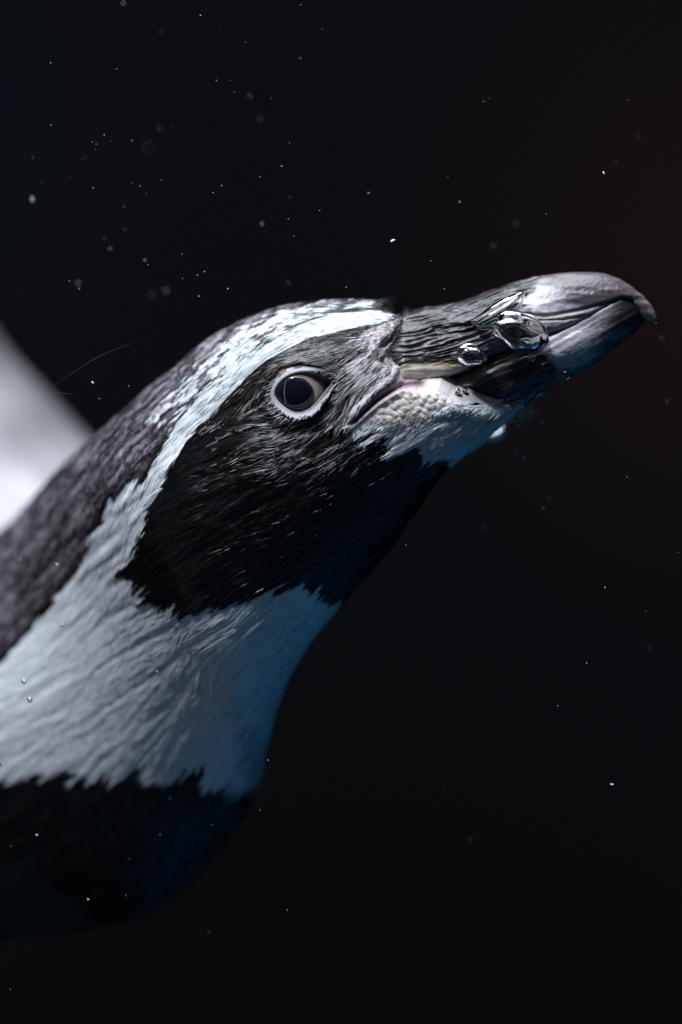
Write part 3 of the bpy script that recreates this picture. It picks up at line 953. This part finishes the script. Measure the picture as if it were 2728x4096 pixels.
import bmesh
def ico(sub, rx, ry, rz, rot, amp, seed, freq, bend=0.0):
    bm = bmesh.new()
    bmesh.ops.create_icosphere(bm, subdivisions=sub, radius=1.0)
    co = np.array([v.co[:] for v in bm.verts])
    fs = [[v.index for v in f.verts] for f in bm.faces]
    bm.free()
    o1 = vnoise(co[:, 0] * freq + 7.3, co[:, 1] * freq + co[:, 2] * 1.7 * freq + 3.1, seed)
    o2 = vnoise(co[:, 1] * freq * 1.3 + 11, co[:, 2] * freq * 1.3 - co[:, 0] * freq + 5, seed + 1)
    r = 1 + amp * (o1 - .5) + amp * .6 * (o2 - .5)
    P = co * r[:, None] * np.array([rx, ry, rz])
    P[:, 2] += bend * (P[:, 0] / rx) ** 2 * rz
    ca_, sa_ = math.cos(rot), math.sin(rot)
    X = P[:, 0] * ca_ - P[:, 2] * sa_; Z = P[:, 0] * sa_ + P[:, 2] * ca_
    return np.stack([X, P[:, 1], Z], axis=1) * K, fs

def bubble(px, py, rx, rz, ry, rot, amp, seed, freq, label, gap=2.0, depth=None, bend=0.0, group=None, sub=5):
    v, fs = ico(sub, rx, ry, rz, rot, amp, seed, freq, bend)
    o = link_mesh("air_bubble", v, fs, M_air)
    dd = (front(px, py) - ry - gap) if depth is None else depth
    o.location = W(px, py, dd)
    return tag(o, label, "bubble", group)

BG = "air bubbles on and around the bill"
bubble(1998, 1258, 114, 44, 46, math.radians(33), 0.20, 2, 1.4, "long slanting silvery air bubble lying on the upper side of the dark bill", gap=-8, bend=.35, group=BG)
bubble(2074, 1334, 112, 78, 74, math.radians(-18), 0.24, 5, 1.5, "largest crumpled air bubble in the middle of the bill, blue along its underside", gap=-6, group=BG)
bubble(1876, 1427, 62, 42, 36, math.radians(-12), 0.24, 9, 1.5, "oval crinkled air bubble where the yellowish strip of the bill ends", gap=-4, group=BG)
bubble(2120, 1438, 16, 16, 16, 0, 0.0, 1, 1, "small round air bubble hanging just under the largest crumpled bubble", group=BG, sub=4)
bubble(2257, 1503, 24, 23, 23, 0, 0.0, 1, 1, "round clear air bubble at the lower edge of the bill near its tip half", group=BG, sub=4)
bubble(1823, 1571, 14, 14, 14, 0, 0.0, 1, 1, "left one of two tiny touching bubbles at the foot of the lower bill", group=BG, sub=4)
bubble(1851, 1566, 13, 13, 13, 0, 0.0, 1, 1, "right one of two tiny touching bubbles at the foot of the lower bill", group=BG, sub=4)
bubble(2040, 1487, 5, 5, 5, 0, 0.0, 1, 1, "pinhead bubble on the dark striped side of the lower bill", group=BG, sub=3)
bubble(2006, 1724, 46, 24, 20, math.radians(28), 0.6, 14, 1.5, "blurred brownish air bubble floating behind the chin", depth=620, group=BG)
for (px, py, r, lb) in ((2071, 1712, 6, "tiny bright bubble beside the blurred bubble behind the chin"), (2064, 1808, 6, "upper one of two tiny bubbles drifting below the chin"),
                        (2092, 1834, 8, "lower one of two tiny bubbles drifting below the chin"), (2168, 2033, 7, "lone tiny bubble drifting in dark water far below the bill"),
                        (128, 2794, 11, "round bubble in front of the white breast near the picture's left side"), (106, 2722, 10, "upper blurred bubble in front of the white breast"),
                        (6, 3050, 10, "bubble above the dark breast band at the picture's left edge"), (235, 2257, 7, "small bubble in front of the dark nape"), (258, 2498, 8, "small bubble in front of the white neck stripe"),
                        (636, 2684, 6, "small bubble in front of the middle of the white throat")):
    bubble(px, py, r, r, r, 0, 0, 1, 1, lb, depth=min(front(px, py, -150), -150) - 40, group="tiny bubbles drifting in the water", sub=3)

# ------------------------------------------------------------------ specks in the water
def speck_mat():
    m, nt, b = new_mat("pale_speck")
    tc = node(nt, "ShaderNodeTexCoord")
    nz = node(nt, "ShaderNodeTexNoise"); nz.inputs["Scale"].default_value = 3000
    nt.links.new(tc.outputs["Object"], nz.inputs["Vector"])
    cr_ = node(nt, "ShaderNodeValToRGB")
    cr_.color_ramp.elements[0].color = (0.55, 0.52, 0.55, 1); cr_.color_ramp.elements[1].color = (0.85, 0.85, 0.9, 1)
    nt.links.new(nz.outputs["Fac"], cr_.inputs["Fac"]); nt.links.new(cr_.outputs["Color"], b.inputs["Base Color"])
    b.inputs["Roughness"].default_value = 0.4
    return m
M_speck = speck_mat()
def speck_mesh(seed, stretch):
    v, fs = ico(2, stretch, 1, 1, 0, .5, seed, 2.0)
    me = bpy.data.meshes.new("water_speck")
    me.from_pydata(v.tolist(), [], fs)
    me.materials.append(M_speck)
    me.polygons.foreach_set("use_smooth", np.full(len(me.polygons), True))
    return me
ME = [speck_mesh(1, 1.0), speck_mesh(4, 1.25), speck_mesh(6, 2.2)]
def speck(px, py, r, mesh=0, blur_r=0.0, rot=None, label="tiny pale speck drifting in the dark water", group="pale specks drifting in the water", near=True, name="water_speck"):
    o = bpy.data.objects.new(name, ME[mesh])
    COL.objects.link(o)
    foc = -0.019
    ratio = (cam_d.lens / cam_d.dof.aperture_fstop / 1000.0) / CAM_D
    y_ = foc + random.uniform(-0.004, 0.004) if blur_r == 0 else foc - 2 * blur_r * K / ratio
    f_ = (CAM_D + y_) / CAM_D
    p_ = W(px, py)
    o.location = (p_.x * f_, y_, p_.z * f_)
    o.scale = (r, r, r)
    o.rotation_euler = (0, rot if rot is not None else random.uniform(0, 6.28), 0)
    return tag(o, label, "speck", group)

z8 = 1400 / 1568.0
for (a_, b_, r_) in [(899, 69, 4), (984, 117, 2), (1348, 21, 3), (227, 282, 4), (523, 309, 3), (1100, 190, 2), (1444, 131, 2), (970, 361, 3.4), (1033, 360, 2.4), (1050, 411, 3),
                     (1217, 440, 2.6), (229, 562, 3.4), (467, 605, 4), (592, 632, 3), (413, 636, 2), (500, 632, 2), (427, 672, 2), (766, 564, 2.2), (311, 791, 1.8), (186, 821, 2),
                     (417, 842, 4.2), (589, 819, 3.4), (627, 833, 4), (655, 868, 2), (723, 807, 2.6), (954, 864, 3.4), (994, 832, 3), (1262, 745, 4), (1297, 641, 2.8), (1165, 792, 2.6),
                     (1291, 981, 3.2), (1316, 1058, 2.4), (1433, 943, 2.6), (231, 1001, 2.2), (816, 1139, 2.6), (664, 1187, 3), (885, 1233, 3.2), (916, 1218, 4), (817, 1248, 2.2),
                     (311, 1258, 4), (355, 1295, 4.4), (1021, 1293, 4.2), (891, 1327, 3.4), (1551, 1287, 4)]:
    speck(a_ * z8, b_ * z8, r_ * 0.5, random.choice((0, 0, 1)))
for (a_, b_, r_) in [(1112, 233, 3), (1125, 226, 2), (1444, 229, 2.6), (1256, 492, 2.6), (1416, 372, 2), (1030, 407, 2), (1022, 664, 4), (796, 660, 2.8), (524, 664, 3.2), (458, 681, 3),
                     (991, 600, 2.6), (1508, 743, 2.4), (1391, 1351, 5), (1349, 1525, 3.4), (1282, 1623, 3.4), (933, 1253, 3), (617, 1748, 4),
                     (1020, 1812, 2.4), (598, 1862, 2.6), (487, 1896, 2.4), (660, 2093, 3), (1441, 1097, 2.2), (1314, 1102, 2.2), (1559, 1270, 2.4), (368, 1919, 3.6), (391, 1836, 3),
                     (297, 1975, 2.6), (289, 2059, 3), (25, 1945, 3), (24, 2275, 3), (136, 1297, 4), (48, 1287, 4), (43, 1482, 3.4), (228, 917, 3), (296, 887, 3.4), (182, 663, 3.4),
                     (110, 1507, 3), (302, 322, 2.4), (192, 1123, 2.6), (1485, 1405, 1.8), (505, 985, 2.6), (250, 1090, 2.4)]:
    speck(a_ * D2S, b_ * D2S, r_ * 0.5, random.choice((0, 0, 1)))
for (a_, b_, r_, m_, rt, lb) in [(903, 554, 5, 2, -.4, "brightest pale sliver, slanting in the dark water above the white brow"), (1388, 398, 3.4, 2, 1.2, "thin upright pale sliver far above the tip of the bill"),
                             (213, 880, 3.2, 2, .9, "small pale sliver in the dark gap between the flipper and the crown"), (1407, 1804, 3.6, 2, .1, "bright sliver lying flat in the empty water at lower right"),
                             (203, 2068, 4, 1, .3, "faint sliver at the bottom edge of the dark chest"), (85, 1920, 4.6, 1, .4, "bluish sliver in front of the dark breast band near the left side")]:
    speck(a_ * D2S, b_ * D2S, r_, m_, rot=rt, label=lb, group="pale slivers drifting in the water", name="water_fleck")
# specks in front of the plane of focus: soft discs
for (a_, b_, R_, r_) in [(553, 15, 13, 7), (1119, 431, 15, 5.0), (722, 142, 10, 2.6), (1166, 533, 20, 4.4), (722, 576, 18, 4), (670, 662, 33, 6), (148, 707, 6, 3), (378, 709, 16, 3.4), (432, 645, 5, 2),
                         (1300, 883, 8, 3), (1174, 1003, 11, 6.5), (493, 1114, 11, 5.4), (560, 1027, 8, 3.4), (466, 1067, 9, 3), (555, 927, 7, 2.6), (351, 1270, 16, 6.5), (649, 1165, 9, 6.5),
                         (683, 1320, 24, 5), (745, 1304, 18, 5), (1290, 1272, 12, 3.2), (1345, 260, 7, 4.4), (83, 1305, 7, 2.6)]:
    own = {553: "greyish soft speck at the very top edge of the picture", 1119: "bluish soft disc to the right of the straight faint scratch", 670: "largest and faintest soft disc, in the middle of the upper left specks",
           1174: "small crisp-edged soft disc above the white brow, the brightest there", 351: "small bluish soft speck between the flipper's top and the crown", 649: "small bright soft speck above the crown, oval and whitish",
           1345: "soft brownish speck high above the forehead, alone"}.get(a_, "soft out-of-focus disc of a speck close to the lens")
    speck(a_ * z8, b_ * z8, r_ * .42, 0, blur_r=R_ * z8, label=own, group="out-of-focus specks close to the lens", name="blurred_speck")
for (a_, b_, R_, r_) in [(1134, 565, 14, 5), (1186, 513, 17, 4.6), (1057, 465, 5, 4.6), (848, 444, 5, 4.4), (1521, 778, 13, 4), (1533, 922, 9, 3.2), (1493, 1490, 12, 3.4), (1083, 1930, 12, 3),
                         (1465, 315, 17, 3.2), (662, 652, 12, 3), (380, 667, 18, 4), (480, 2143, 9, 3), (1262, 1145, 8, 2.6), (1110, 1210, 12, 3), (60, 1565, 8, 6)]:
    speck(a_ * D2S, b_ * D2S, r_ * .42, 0, blur_r=R_, label="soft out-of-focus disc of a speck close to the lens", group="out-of-focus specks close to the lens", name="blurred_speck")
o = speck(145 * z8, 895 * z8, 9, 2, blur_r=11, rot=1.5, label="soft upright pale smear of a fleck, left of the specks and above the flipper", group=None, name="blurred_fleck")
o.scale = (5.5, 3.6, 3.6)

# fine scratches in the tank glass, added as thin tubes in the water
def scratch(pts, r, label, d):
    C = catmull(np.array([(a_ * D2S, b_ * D2S, d) for a_, b_ in pts]), [14] * (len(pts) - 1))
    m = 6
    v = np.zeros((len(C), m, 3))
    for j in range(m):
        a_ = 2 * math.pi * j / m
        tap = r * np.sin(np.linspace(0.15, math.pi - .15, len(C)))
        v[:, j, 0] = C[:, 0] + tap * math.cos(a_) * .7; v[:, j, 1] = C[:, 1] + tap * math.cos(a_) * .7; v[:, j, 2] = C[:, 2] + tap * math.sin(a_)
    o_ = link_mesh("glass_scratch", to_world(v).reshape(-1, 3), ring_faces(len(C), m), M_scratch)
    tag(o_, label, "scratch", "fine scratches in the tank glass")
M_scratch, nt, b = new_mat("dark_scratch")
nz = node(nt, "ShaderNodeTexNoise"); nz.inputs["Scale"].default_value = 900
mr = node(nt, "ShaderNodeMix", data_type='RGBA')
mr.inputs[6].default_value = (0.012, 0.012, 0.018, 1); mr.inputs[7].default_value = (0.03, 0.03, 0.042, 1)
nt.links.new(nz.outputs["Fac"], mr.inputs[0]); nt.links.new(mr.outputs[2], b.inputs["Base Color"])
b.inputs["Roughness"].default_value = 0.6
scratch([(130, 892), (180, 858), (240, 822), (320, 790)], 0.6, "long faint curved scratch in the tank glass between the flipper and the penguin's crown", -330)
scratch([(133, 905), (155, 908), (178, 911)], 1.3, "short faint scratch in the tank glass beside the edge of the flipper", -330)
scratch([(444, 174), (475, 198), (508, 228)], 1.1, "straight faint scratch in the tank glass high above the penguin", -330)

# ------------------------------------------------------------------ dark water and tank wall behind
def tank_wall():
    n = 40
    xs = np.linspace(-5, 5, n); zs = np.linspace(-4, 4, n)
    Xg, Zg = np.meshgrid(xs, zs)
    Yg = 1.6 - 0.10 * np.maximum(np.abs(Xg) - 1.2, 0) ** 2 + 0.12 * (vnoise(Xg * 2.2, Zg * 2.2, 2) - .5)
    v = np.stack([Xg, Yg, Zg], -1).reshape(-1, 3)
    i = np.arange(n - 1)[:, None]; j = np.arange(n - 1)[None, :]
    f = np.stack([i * n + j, i * n + j + 1, (i + 1) * n + j + 1, (i + 1) * n + j], -1).reshape(-1, 4)
    m, nt, b = new_mat("dark_rock")
    tc = node(nt, "ShaderNodeTexCoord")
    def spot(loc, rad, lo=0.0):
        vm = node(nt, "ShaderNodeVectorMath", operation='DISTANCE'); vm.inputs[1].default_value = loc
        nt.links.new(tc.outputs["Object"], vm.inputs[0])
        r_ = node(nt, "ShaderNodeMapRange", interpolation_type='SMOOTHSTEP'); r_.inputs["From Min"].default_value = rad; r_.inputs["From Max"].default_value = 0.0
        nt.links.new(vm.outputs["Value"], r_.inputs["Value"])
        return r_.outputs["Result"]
    nz = node(nt, "ShaderNodeTexNoise"); nz.inputs["Scale"].default_value = 2.2; nz.inputs["Detail"].default_value = 3
    nt.links.new(tc.outputs["Object"], nz.inputs["Vector"])
    base = node(nt, "ShaderNodeMix", data_type='RGBA')
    base.inputs[6].default_value = (0.0030, 0.0030, 0.0040, 1); base.inputs[7].default_value = (0.0046, 0.0045, 0.0060, 1)
    nt.links.new(nz.outputs["Fac"], base.inputs[0])
    def over(prev, fac, col):
        mx = node(nt, "ShaderNodeMix", data_type='RGBA')
        nt.links.new(fac, mx.inputs[0]); nt.links.new(prev, mx.inputs[6]); mx.inputs[7].default_value = (*col, 1)
        return mx.outputs[2]
    c = base.outputs[2]
    c = over(c, spot((0.02, 1.6, -0.30), 0.42), (0.0016, 0.0016, 0.0018))  # painted shade: the light's fall-off low on the wall, put into the rock colour
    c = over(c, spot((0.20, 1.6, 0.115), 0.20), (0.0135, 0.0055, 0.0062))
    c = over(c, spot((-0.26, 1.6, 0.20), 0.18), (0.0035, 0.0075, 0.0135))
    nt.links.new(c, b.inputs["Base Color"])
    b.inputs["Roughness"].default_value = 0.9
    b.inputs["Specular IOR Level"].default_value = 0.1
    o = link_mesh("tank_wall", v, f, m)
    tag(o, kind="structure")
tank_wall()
